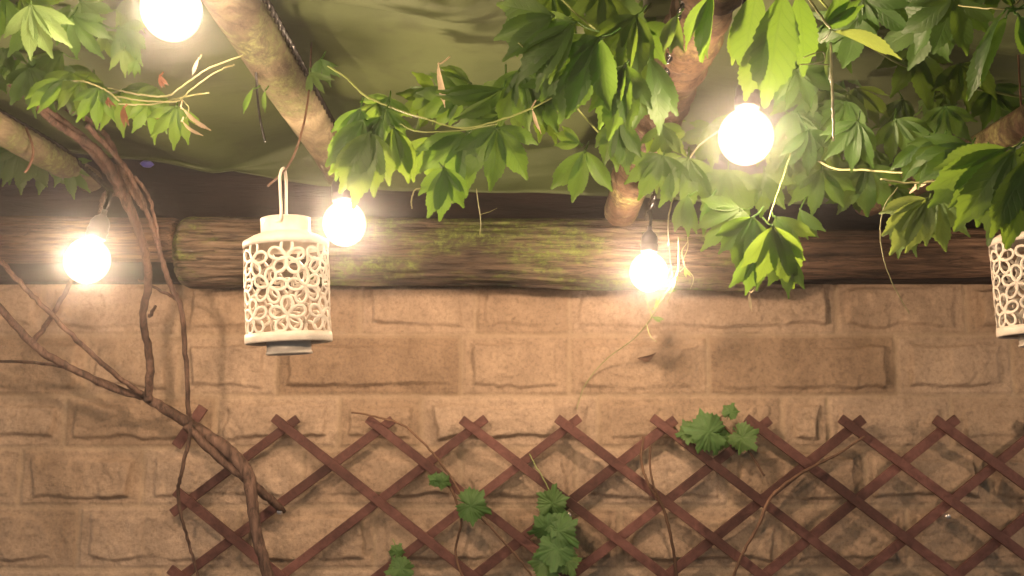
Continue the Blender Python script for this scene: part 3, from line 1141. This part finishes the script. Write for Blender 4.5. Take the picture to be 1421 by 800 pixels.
# --- left woody vine
VY = 2.30
gbase = Vector((at(400, 900, VY).x, VY, 0))
left = thing('creeper_vine', 'woody creeper climbing the left side from trunk to the top left leaves', 'vine', gbase)
mb = MB()
Q, R_ = smooth_path([gbase, gbase + Vector((.01, .01, .5)), at(395, 900, VY), at(372, 800, VY), at(356, 742, VY), at(349, 690, VY), at(342, 655, VY), at(312, 622, VY), at(262, 588, VY), at(203, 552, VY - .02)],
                    9, .001, [.020, .018, .014, .0125, .0125, .013, .015, .015, .0125, .0105])
mb.tube(Q, R_, 14, lump=.12)
obj('trunk', mb, M['bark'], left)
stems(left, 'branch', [
    [(258, 590, 2.27, 7), (300, 632, 2.30, 8), (345, 668, 2.32, 8), (380, 698, 2.36, 7), (394, 710, 2.40, 4)],
    [(203, 552, 2.28, 7), (160, 540, 2.25, 6.5), (120, 522, 2.22, 6.5), (70, 496, 2.18, 7), (42, 474, 2.15, 7), (0, 428, 2.1, 6.5), (-80, 350, 2.0, 6)],
    [(44, 477, 2.15, 5), (62, 455, 2.14, 4.5), (80, 425, 2.12, 4.5), (100, 390, 2.1, 4)],
    [(198, 548, 2.26, 5), (160, 520, 2.2, 4.5), (120, 485, 2.15, 4.5), (65, 430, 2.1, 4.5), (30, 395, 2.06, 4.5), (0, 362, 2.02, 4.5), (-60, 300, 1.95, 4)],
    [(185, 546, 2.27, 3.5), (120, 520, 2.28, 3), (70, 506, 2.3, 2.8), (-30, 500, 2.3, 2.6)],
    [(206, 556, 2.27, 7.5), (208, 500, 2.22, 7), (198, 440, 2.18, 6.5), (206, 395, 2.15, 7), (200, 345, 2.12, 7.5), (184, 300, 2.1, 8), (168, 262, 2.1, 12), (150, 232, 2.08, 13), (110, 190, 2.02, 10), (60, 150, 1.9, 8), (0, 105, 1.8, 7), (-80, 50, 1.65, 6)],
    [(207, 440, 2.17, 3.5), (216, 425, 2.15, 2.5)],
    [(262, 575, 2.24, 4), (258, 500, 2.2, 4.3), (252, 430, 2.17, 4.6), (236, 395, 2.15, 5), (222, 352, 2.13, 4.5), (206, 300, 2.1, 4), (190, 262, 2.08, 4), (168, 225, 2.05, 4.5), (120, 175, 1.98, 5)],
    [(222, 352, 2.13, 3), (216, 310, 2.11, 3), (206, 272, 2.09, 3), (186, 245, 2.07, 3)],
    [(250, 418, 2.17, 3), (225, 405, 2.16, 2.8), (192, 388, 2.17, 2)],
    [(262, 570, 2.26, 3.6), (264, 600, 2.27, 3.6), (253, 650, 2.28, 3.4), (247, 690, 2.3, 3), (258, 740, 2.32, 2.6), (272, 790, 2.34, 2.4), (280, 830, 2.35, 2.2)],
    [(172, 268, 2.1, 10), (150, 268, 2.08, 6), (142, 280, 2.07, 4), (138, 296, 2.06, 3)],
    [(168, 262, 2.1, 9), (140, 215, 2.05, 8), (108, 192, 2.0, 7), (70, 165, 1.92, 7), (20, 120, 1.85, 6)],
    [(200, 290, 2.1, 5), (182, 262, 2.08, 6), (165, 225, 2.1, 6), (140, 180, 2.1, 5), (90, 150, 2.05, 5)],
], 'bark', n=10, lump=.18, jit=.0014)
stems(left, 'shoot', [
    [(150, 122, 1.5, 2.2), (185, 130, 1.48, 2.3), (230, 134, 1.45, 2.4), (255, 118, 1.42, 2.3), (290, 95, 1.42, 2.2), (338, 77, 1.45, 2)],
    [(160, 134, 1.5, 2), (200, 140, 1.48, 2.2), (245, 141, 1.45, 2), (265, 125, 1.42, 2), (300, 100, 1.42, 2), (325, 90, 1.45, 1.8)],
    [(165, 145, 1.5, 1.8), (210, 145, 1.48, 2), (250, 136, 1.45, 2), (290, 129, 1.44, 2)],
    [(90, 115, 1.52, 2.2), (115, 113, 1.5, 2.4), (145, 125, 1.5, 2.4), (165, 140, 1.5, 2)],
    [(252, 138, 1.45, 1.2), (262, 150, 1.45, 1), (258, 165, 1.45, .8)],
], 'stem_pale', n=7, jit=.0006)

LEFT = [
    (42, 6, 1.25, -72, 82, .7, 5, 5, 5, 'leaf_light'), (100, 22, 1.38, -60, 70, .9, 5, 10, 20, 'leaf'),
    (88, 110, 1.5, -140, 66, .5, 3, 5, 30, 'leaf'), (110, 114, 1.5, -108, 58, .8, 5, None, None, 'leaf'),
    (138, 122, 1.5, -95, 60, .8, 5, None, None, 'leaf'), (165, 130, 1.52, -85, 62, .9, 5, None, None, 'leaf'),
    (205, 144, 1.5, -78, 58, .9, 5, None, None, 'leaf'), (245, 147, 1.45, -98, 62, .85, 5, 5, 0, 'leaf'),
    (172, 68, 1.42, -95, 38, .8, 3, 5, 10, 'leaf'), (188, 82, 1.42, -90, 26, .6, 3, 5, 10, 'leaf'),
    (28, 210, 2.2, -85, 62, 1.0, 5, 5, 10, 'leaf'), (90, 228, 2.2, -50, 52, .9, 5, 5, -10, 'leaf'), (60, 220, 2.22, -90, 55, .9, 5, 0, 0, 'leaf'), (10, 205, 2.2, -110, 55, .9, 5, 0, 0, 'leaf'),
    (150, 136, 1.50, -80, 16, .6, 3, 0, 30, 'leaf_red'), (172, 148, 1.49, -90, 28, .3, 3, 0, 40, 'leaf_red'), (236, 160, 1.46, -150, 26, .3, 3, 0, 40, 'leaf_red'), (222, 104, 1.46, -70, 20, .5, 3, 0, 40, 'leaf_red'),
    (252, 150, 1.45, -45, 50, .2, 1, 0, 30, 'leaf_dry'), (252, 168, 1.45, -42, 38, .2, 1, 0, 40, 'leaf_dry'), (276, 80, 1.42, -110, 30, .2, 1, 0, 10, 'leaf_dry'), (368, 125, 1.55, -95, 32, .3, 1, 0, 30, 'leaf'),
    (352, 122, 1.55, -110, 40, .3, 1, 0, 40, 'leaf'), (445, 82, 1.62, -70, 40, .8, 5, 0, 30, 'leaf'), (430, 100, 1.6, -50, 36, .9, 3, 0, 20, 'leaf'),
]
for L_ in LEFT:
    px, py, Y, ang, ln, fan, n, pi_, ya, mt = L_
    creeper_leaf(left, px, py, Y, ang, ln, fan, n, pi_, ya, mt, wide=.40 if n > 1 else .3)


def fill(parent, rect, n, Y, ang, ln, mat='leaf', seed=1, nv=16):
    rr = random.Random(seed)
    for _ in range(n):
        y = rr.uniform(*Y)
        creeper_leaf(parent, rr.uniform(rect[0], rect[2]), rr.uniform(rect[1], rect[3]), y, ang + rr.uniform(-55, 55), rr.uniform(*ln) / y * F_PX / 1000,
                     rr.uniform(.7, 1.05), 5, rr.uniform(-30, 30), rr.uniform(-45, 45), mat, nv=nv)


fill(left, (-10, 20, 120, 100), 18, (1.65, 1.95), -100, (60, 85), seed=31)
fill(left, (90, -20, 190, 50), 7, (1.45, 1.6), -90, (50, 75), seed=32)
fill(left, (-20, -40, 60, 30), 5, (1.35, 1.5), -80, (60, 85), seed=33)
fill(left, (90, 90, 230, 130), 6, (1.6, 1.75), -95, (50, 70), seed=34)

# --- centre creeper: hangs over the canopy front between the two poles
cen = thing('creeper_vine', 'green creeper spray hanging at the centre above the lit bulb and lantern', 'vine', at(860, 40, 1.55))
stems(cen, 'stem', [
    [(455, 92, 1.62, 2.2), (480, 108, 1.6, 2.4), (505, 132, 1.56, 2.6), (540, 148, 1.52, 2.4), (590, 165, 1.5, 2.2), (640, 178, 1.5, 2.2), (700, 165, 1.5, 2.2), (760, 140, 1.5, 2.4), (810, 110, 1.5, 2.6), (860, 60, 1.52, 3), (900, 10, 1.55, 3), (930, -40, 1.6, 3)],
    [(555, 172, 1.5, 1.6), (575, 182, 1.49, 1.8), (600, 184, 1.48, 1.8), (650, 180, 1.48, 1.8), (690, 172, 1.46, 1.8)],
    [(720, 60, 1.35, 2), (760, 100, 1.4, 2), (800, 150, 1.5, 2.2), (845, 200, 1.6, 2)],
    [(760, -20, 1.35, 2.4), (800, 20, 1.38, 2.4), (850, 60, 1.42, 2.4), (890, 90, 1.45, 2.2)],
], 'stem_green', n=7, jit=.0006)
stems(cen, 'tendril', [
    [(661, 262, 1.45, 1.2), (664, 285, 1.45, 1.3), (667, 305, 1.45, 1.3), (666, 326, 1.45, 1.1)], [(667, 298, 1.45, .8), (680, 294, 1.45, .7), (690, 289, 1.45, .5)],
    [(598, 268, 1.44, 1.3), (588, 263, 1.44, 1.5), (576, 264, 1.44, 1.7), (571, 278, 1.44, 2), (572, 290, 1.44, 1.6)],
], 'stem_pale', n=6, jit=.0003)
CEN = [
    (532, 160, 1.52, -122, 120, .35, 5, 10, 10, 'leaf'), (515, 182, 1.46, -100, 108, .38, 5, 20, 0, 'leaf'), (545, 175, 1.5, -74, 88, .4, 3, 5, -25, 'leaf'), (536, 150, 1.5, -60, 55, .4, 3, 10, 20, 'leaf'), (505, 165, 1.5, -118, 95, .3, 3, 15, 20, 'leaf'), (500, 150, 1.56, -105, 80, .5, 5, 0, 0, 'leaf'),
    (690, 176, 1.45, -88, 95, .95, 5, 15, 0, 'leaf'), (648, 184, 1.5, -112, 100, .75, 5, 15, 10, 'leaf'), (616, 232, 1.43, -88, 76, .6, 5, 5, -10, 'leaf'),
    (600, 190, 1.55, -120, 70, .6, 3, 5, 10, 'leaf'), (700, 122, 1.5, 196, 100, .45, 3, 0, -40, 'leaf'), (722, 95, 1.5, -90, 95, .55, 5, 0, 20, 'leaf'), (745, 118, 1.5, -62, 75, .6, 3, 0, 30, 'leaf'),
    (812, 208, 1.6, -95, 78, 1.0, 3, 0, 10, 'leaf'), (806, 200, 1.6, 160, 42, .5, 3, 0, 0, 'leaf'), (770, 22, 1.34, 197, 108, .6, 3, -10, 20, 'leaf'), (800, 30, 1.33, 215, 130, .5, 5, 0, 40, 'leaf'),
    (835, 50, 1.33, 235, 140, .5, 5, 0, 20, 'leaf'), (800, 90, 1.4, 205, 90, .6, 3, 0, -50, 'leaf'), (868, 88, 1.36, -98, 110, .42, 5, 10, 10, 'leaf'), (902, 78, 1.42, -82, 108, .38, 3, 10, -10, 'leaf'),
    (860, 165, 1.55, -95, 80, .6, 5, 0, 10, 'leaf'), (885, 20, 1.36, -110, 100, .6, 5, 0, 20, 'leaf'), (640, 130, 1.55, 205, 70, .8, 5, 0, 0, 'leaf'), (600, 150, 1.58, 60, 50, .4, 1, 0, 0, 'leaf'),
    (608, 88, 1.5, -78, 60, .2, 1, 0, 55, 'leaf_dry'), (738, 150, 1.5, -70, 40, .2, 1, 0, 50, 'leaf_dry'),
]
for L_ in CEN:
    px, py, Y, ang, ln, fan, n, pi_, ya, mt = L_
    creeper_leaf(cen, px, py, Y, ang, ln, fan, n, pi_, ya, mt, wide=.5 if n > 1 else .28, nv=28)
fill(cen, (730, -30, 890, 80), 14, (1.38, 1.62), -120, (75, 100), seed=41)
fill(cen, (600, 110, 760, 170), 8, (1.58, 1.72), -110, (65, 90), seed=42)
fill(cen, (495, 130, 560, 170), 3, (1.58, 1.65), -100, (50, 80), seed=43)

# --- right creeper around the bulb and along the right side
rgt = thing('creeper_vine', 'dense green creeper filling the right side around the large bulb', 'vine', at(1200, 120, 1.6))
stems(rgt, 'stem', [
    [(1153, 60, 1.15, 2.5), (1154, 100, 1.15, 3.6), (1156, 150, 1.15, 3.6), (1157, 196, 1.15, 2.4)],
    [(1090, 190, 1.5, 2.5), (1150, 232, 1.5, 2.8), (1200, 236, 1.45, 2.8), (1250, 240, 1.4, 2.6), (1320, 238, 1.35, 2.6), (1440, 190, 1.3, 2.6)],
    [(1222, 249, 1.33, 2.4), (1260, 254, 1.32, 2.8), (1300, 252, 1.3, 2.6), (1324, 246, 1.28, 2.2)],
    [(1420, -20, 1.15, 3), (1408, 8, 1.12, 3), (1370, 12, 1.12, 2), (1330, 8, 1.2, 1.6)],
    [(1100, -40, 1.2, 3), (1130, 10, 1.16, 3), (1153, 40, 1.15, 3)],
    [(1000, 180, 1.6, 2.4), (960, 215, 1.62, 2.2), (930, 290, 1.72, 2), (928, 340, 1.85, 1.8)],
    
], 'stem_pale', n=7, jit=.0006)
stems(rgt, 'stem', [[(1102, 200, 1.5, 1.6), (1085, 250, 1.42, 1.6), (1066, 308, 1.36, 1.8)], [(1110, -30, 1.25, 3), (1200, 60, 1.5, 3), (1300, 110, 1.7, 3), (1440, 140, 1.7, 3)]], 'stem_green', n=7, jit=.0006)
stems(rgt, 'tendril', [
    [(1246, 260, 1.3, 1.2), (1226, 290, 1.3, 1.3), (1222, 335, 1.3, 1.4), (1235, 385, 1.3, 1.2), (1262, 436, 1.3, .9)],
    [(1110, 90, 1.12, 1.6), (1130, 89, 1.13, 1.6), (1150, 90, 1.14, 1.4)], [(1115, 80, 1.12, 1.2), (1140, 72, 1.13, 1.3), (1144, 84, 1.14, 1.2), (1130, 88, 1.14, 1)],
    [(928, 330, 1.85, 1.4), (930, 360, 1.85, 1.3), (934, 395, 1.86, 1.2), (926, 420, 1.9, 1.5)],
    [(950, 300, 1.8, 1), (955, 340, 1.8, 1), (948, 365, 1.8, 1), (962, 385, 1.8, .9), (958, 402, 1.8, .7)],
], 'stem_pale', n=6, jit=.0003)
RGT = [
    (1052, -18, 1.12, -106, 132, .3, 1, 5, 25, 'leaf', .56), (1088, -16, 1.10, -95, 172, .25, 1, 5, 0, 'leaf', .58), (1106, -12, 1.12, -84, 118, .3, 1, 5, -35, 'leaf', .5), (1062, 40, 1.12, -104, 112, .3, 1, 5, 10, 'leaf', .5), (1030, 10, 1.16, -96, 80, .3, 1, 0, 20, 'leaf', .4),
    (1153, 42, 1.14, -18, 102, .2, 1, 5, -20, 'leaf_light'), (1140, 40, 1.18, 40, 70, .4, 3, 0, 20, 'leaf'), (1152, 60, 1.16, -95, 60, .2, 1, 0, 50, 'leaf'),
    (1400, 16, 1.1, -113, 150, .2, 1, 0, 20, 'leaf'), (1396, 12, 1.1, -120, 112, .2, 1, 0, 55, 'leaf'), (1412, 20, 1.1, -60, 80, .3, 3, 0, 0, 'leaf'),
    (1408, 205, 1.06, -108, 150, .5, 3, 10, 10, 'leaf'), (1428, 215, 1.04, -98, 140, .5, 3, 10, -10, 'leaf'), (1400, 205, 1.08, -150, 115, .4, 3, 10, 15, 'leaf'), (1370, 215, 1.18, -115, 110, .6, 3, 5, -10, 'leaf'), (1345, 200, 1.25, -140, 80, .7, 5, 0, 0, 'leaf'),
    (1288, 275, 1.25, -125, 92, .55, 5, 5, 0, 'leaf_light'), (1300, 268, 1.27, -80, 84, .6, 3, 5, 20, 'leaf_light'), (1265, 285, 1.27, -105, 78, .4, 3, 0, 30, 'leaf_light'),
    (1072, 312, 1.36, -82, 98, .55, 5, -5, -15, 'leaf'), (1046, 300, 1.40, -108, 88, .6, 5, -5, 20, 'leaf'), (1092, 345, 1.38, -92, 66, .6, 3, -5, 25, 'leaf'), (1052, 338, 1.39, -100, 74, .5, 3, 0, -30, 'leaf'), (1030, 290, 1.45, -130, 80, .9, 5, 10, 20, 'leaf'), (1075, 300, 1.42, -55, 70, .7, 3, 0, 0, 'leaf'),
    (1010, 235, 1.6, -95, 75, .9, 5, 5, 0, 'leaf'), (955, 218, 1.6, -95, 82, .8, 5, 5, 0, 'leaf'), (920, 215, 1.6, -112, 74, .9, 5, 0, 0, 'leaf'), (1100, 212, 1.65, -85, 78, .8, 5, 0, 0, 'leaf'), (1060, 240, 1.6, -90, 64, .9, 5, 0, 0, 'leaf'),
    (1190, 168, 1.4, -105, 72, .8, 5, 0, 0, 'leaf'), (1242, 165, 1.4, -68, 72, .8, 5, 0, 10, 'leaf'), (1285, 195, 1.35, -120, 70, .6, 3, 0, 0, 'leaf'), (1310, 190, 1.3, -110, 66, .8, 5, 0, 0, 'leaf'),
    (1205, 228, 1.6, -95, 78, .9, 5, 0, 0, 'leaf'), (1140, 235, 1.6, -95, 72, .9, 5, 0, 0, 'leaf'), (955, 270, 1.5, -95, 60, .4, 3, 0, 40, 'leaf'), (985, 275, 1.5, -85, 56, .5, 3, 0, 30, 'leaf'), (1110, 290, 1.5, -60, 50, .5, 3, 0, 40, 'leaf'),
    (1330, 215, 1.35, -150, 80, .3, 1, 0, 30, 'leaf_dry'), (1040, 405, 1.42, -88, 28, .2, 1, 0, 40, 'leaf_dry'), (940, 20, 1.3, -100, 60, .4, 3, 0, 20, 'leaf'), (970, 30, 1.28, -80, 50, .3, 1, 0, 20, 'leaf'), (990, -10, 1.2, -110, 100, .3, 3, 0, 40, 'leaf'),
]
for L_ in RGT:
    px, py, Y, ang, ln, fan, n, pi_, ya, mt = L_[:10]
    creeper_leaf(rgt, px, py, Y, ang, ln, fan, n, pi_, ya, mt, wide=L_[10] if len(L_) > 10 else .48 if n > 1 else .3, nv=28)
fill(rgt, (1120, 0, 1440, 130), 26, (1.62, 2.0), -95, (75, 100), seed=51)
fill(rgt, (1092, 0, 1150, 190), 8, (1.43, 1.54), -95, (65, 90), seed=55)
fill(rgt, (1180, -60, 1440, 30), 8, (1.2, 1.4), -95, (75, 100), seed=56)
fill(rgt, (1120, 120, 1440, 210), 9, (1.45, 1.8), -95, (65, 90), seed=52)
fill(rgt, (900, 160, 1120, 250), 9, (1.6, 1.85), -95, (65, 90), seed=53)
fill(rgt, (1120, 200, 1250, 265), 6, (1.65, 1.9), -95, (60, 80), seed=54)

# --- thin shoot dangling below the low bulb
sh = thing('vine_shoot', 'thin green shoot trailing down the stones below the smallest bulb', 'vine', at(905, 430, 2.2))
stems(sh, 'stem', [[(942, 330, 1.9, 2), (940, 380, 2.0, 2.2), (922, 410, 2.1, 2.4), (905, 440, 2.2, 2), (880, 470, 2.3, 1.5), (840, 500, 2.38, 1.4), (812, 535, 2.41, 1.2), (800, 568, 2.42, .9)],
                   [(905, 440, 2.2, 1.2), (898, 420, 2.2, 1.2), (897, 400, 2.18, 1)], [(897, 450, 2.22, 1.1), (903, 468, 2.2, 1), (912, 475, 2.2, .8)],
                   [(938, 380, 2.0, 1.4), (950, 370, 1.98, 1.2), (946, 350, 1.97, 1.1), (955, 335, 1.97, 1)]], 'stem_pale', n=6, jit=.0005)
for a in [(908, 428, 2.18, 60, 15, .4, 3), (905, 440, 2.2, -20, 17, .4, 3), (938, 385, 2.0, -120, 16, .5, 3), (950, 372, 1.98, -60, 15, .5, 3), (925, 405, 2.1, 30, 14, .5, 3)]:
    creeper_leaf(sh, a[0], a[1], a[2], a[3], a[4], a[5], a[6], 0, 20, 'leaf_light', wide=.35, nv=14)

# --- vine shoots with grape leaves on the trellis
GY = 2.375
tv = thing('grape_vine', 'vine with a column of large leaves low on the trellis centre', 'vine', at(765, 830, GY))
stems(tv, 'stem', [[(760, 840, 2.39, 3), (764, 790, 2.39, 3), (760, 740, 2.39, 2.6), (768, 700, 2.385, 2), (775, 680, 2.38, 1.6)], [(768, 690, 2.38, 1), (745, 650, 2.39, 1), (735, 630, 2.4, .8)]], 'stem_green')
for a in [(768, 688, 2.36, 80, 24, 10, 10), (748, 738, 2.37, 200, 24, 0, -30), (785, 745, 2.35, -40, 30, 15, 10), (770, 775, 2.345, -100, 30, 20, 0), (752, 790, 2.36, -120, 26, 10, 20), (790, 785, 2.35, -60, 24, 10, -20), (768, 730, 2.365, -90, 24, 20, 0)]:
    grape_leaf(tv, *a)
tv2 = thing('grape_vine', 'arching brown shoot with one broad leaf left of the leaf column', 'vine', at(700, 790, GY))
stems(tv2, 'stem', [[(488, 573, 2.37, 1.6), (520, 578, 2.365, 1.7), (560, 591, 2.36, 1.8), (597, 625, 2.36, 2), (622, 658, 2.37, 2.2), (650, 700, 2.375, 2), (690, 742, 2.38, 1.8), (735, 795, 2.38, 1.6), (760, 840, 2.39, 1.6)],
                    [(622, 670, 2.385, 2.5), (640, 720, 2.39, 2), (632, 770, 2.39, 2), (655, 830, 2.39, 2)]], 'twig')
for a in [(664, 706, 2.355, -20, 27, 10, 10), (618, 671, 2.37, -30, 13, 0, 20), (600, 664, 2.375, 150, 11, 0, 0)]:
    grape_leaf(tv2, *a)
tv3 = thing('grape_vine', 'leafy shoot with three lobed leaves at the trellis top right of centre', 'vine', at(1000, 640, GY))
stems(tv3, 'stem', [[(1060, 660, 2.395, 2), (1035, 620, 2.385, 2), (1005, 592, 2.38, 2), (1000, 580, 2.38, 1.8), (1014, 572, 2.38, 1.4)], [(1005, 592, 2.38, 1.5), (990, 600, 2.37, 1.3), (975, 598, 2.36, 1)], [(1022, 610, 2.38, 1.4), (1035, 612, 2.37, 1)]], 'twig')
for a in [(970, 598, 2.355, 175, 32, 15, 5), (1038, 614, 2.36, -40, 24, 10, 10), (1015, 567, 2.37, 70, 13, 0, 0), (950, 600, 2.375, 190, 20, 0, 20), (995, 618, 2.385, -100, 22, 0, -20)]:
    grape_leaf(tv3, *a)
tv4 = thing('grape_vine', 'small leafy shoot at the bottom edge left of centre', 'vine', at(550, 820, GY))
stems(tv4, 'stem', [[(552, 840, 2.38, 2), (553, 800, 2.38, 2), (556, 775, 2.38, 1.4), (545, 748, 2.38, 1)]], 'stem_green')
for a in [(548, 792, 2.36, 190, 21, 10, 10), (553, 762, 2.37, 60, 12, 10, 10), (565, 788, 2.37, 10, 15, 0, 10)]:
    grape_leaf(tv4, *a)

TW = [
    ('long dry twig curving down the trellis right of the leaf column', [(893, 606, 2.37, 1.8), (890, 640, 2.365, 1.8), (900, 672, 2.365, 2), (918, 700, 2.37, 2.2), (930, 740, 2.37, 2.2), (938, 790, 2.37, 2), (940, 840, 2.38, 2)]),
    ('short pale twig looping beside the long dry twig', [(903, 618, 2.37, 1.5), (902, 650, 2.365, 1.5), (910, 682, 2.362, 1.6), (925, 715, 2.37, 1.3)]),
    ('dry twig bending across the trellis toward the upper right', [(1200, 606, 2.38, 1.4), (1160, 632, 2.37, 1.8), (1115, 655, 2.365, 2.2), (1072, 688, 2.365, 2.4), (1052, 730, 2.37, 2.2), (1030, 770, 2.37, 2), (1010, 820, 2.38, 1.8)]),
]
for lab, sp_ in TW:
    P = [at(*p[:3]) for p in sp_]
    Q, rr_ = smooth_path(P, 8, .0008, [p[3] * p[2] / F_PX for p in sp_])
    mb = MB()
    mb.tube(Q, rr_, 7, lump=.15)
    tag(obj('dry_twig', mb, M['twig']), lab, 'twig', 'dry twigs on the trellis')
mb = MB()
o_ = at(884, 497, 2.425)
d_, n_ = leaf_frame(o_, 5, 0, 50)
leaflet(mb, o_, d_, n_, .05, .02, .5, .8)
tag(obj('dead_leaf', mb, M['twig']), 'small dead leaf stuck on the stones below the smallest bulb', 'leaf')

# ------------------------------------------------------------------ thin air volume added to put a glow round the bulbs
mb = MB()
mb.box((0, .2, 1.0), Vector((45, 0, 0)), Vector((0, 45, 0)), Vector((0, 0, 2.2)))
hm = bpy.data.materials.new('glow_haze')
hm.use_nodes = True
hn = hm.node_tree
hn.nodes.remove(hn.nodes['Principled BSDF'])
pv = hn.nodes.new('ShaderNodeVolumePrincipled')
pv.inputs['Color'].default_value = (.95, .95, .95, 1)
pv.inputs['Density'].default_value = HAZE
pv.inputs['Anisotropy'].default_value = 0.972
hn.links.new(pv.outputs[0], hn.nodes['Material Output'].inputs['Volume'])
o = obj('haze', mb, hm, smooth=False)
tag(o, kind='stuff')

# ------------------------------------------------------------------ world, camera, render
w = bpy.data.worlds.new('World')
S.world = w
w.use_nodes = True
nt = w.node_tree
sky = nt.nodes.new('ShaderNodeTexSky')
sky.sky_type = 'NISHITA'
sky.sun_disc = False
sky.sun_elevation = math.radians(32)
sky.sun_rotation = math.radians(20)
bg = nt.nodes['Background']
nt.links.new(sky.outputs[0], bg.inputs[0])
bg.inputs[1].default_value = 0.15

cd = bpy.data.cameras.new('camera')
cd.sensor_width = 36
cd.lens = 36 * F_PX / W_PX
cd.clip_start = .02
cd.clip_end = 500
cam = bpy.data.objects.new('camera', cd)
cam.location = CAM
cam.rotation_euler = (math.pi / 2 + PITCH, 0, 0)
COL.objects.link(cam)
S.camera = cam
S.view_settings.view_transform = 'Standard'
S.view_settings.look = 'None'
S.view_settings.exposure = 0.3
S.view_settings.gamma = 1
S.cycles.use_denoising = True
S.cycles.max_bounces = 6
S.cycles.diffuse_bounces = 4
S.cycles.sample_clamp_indirect = 4
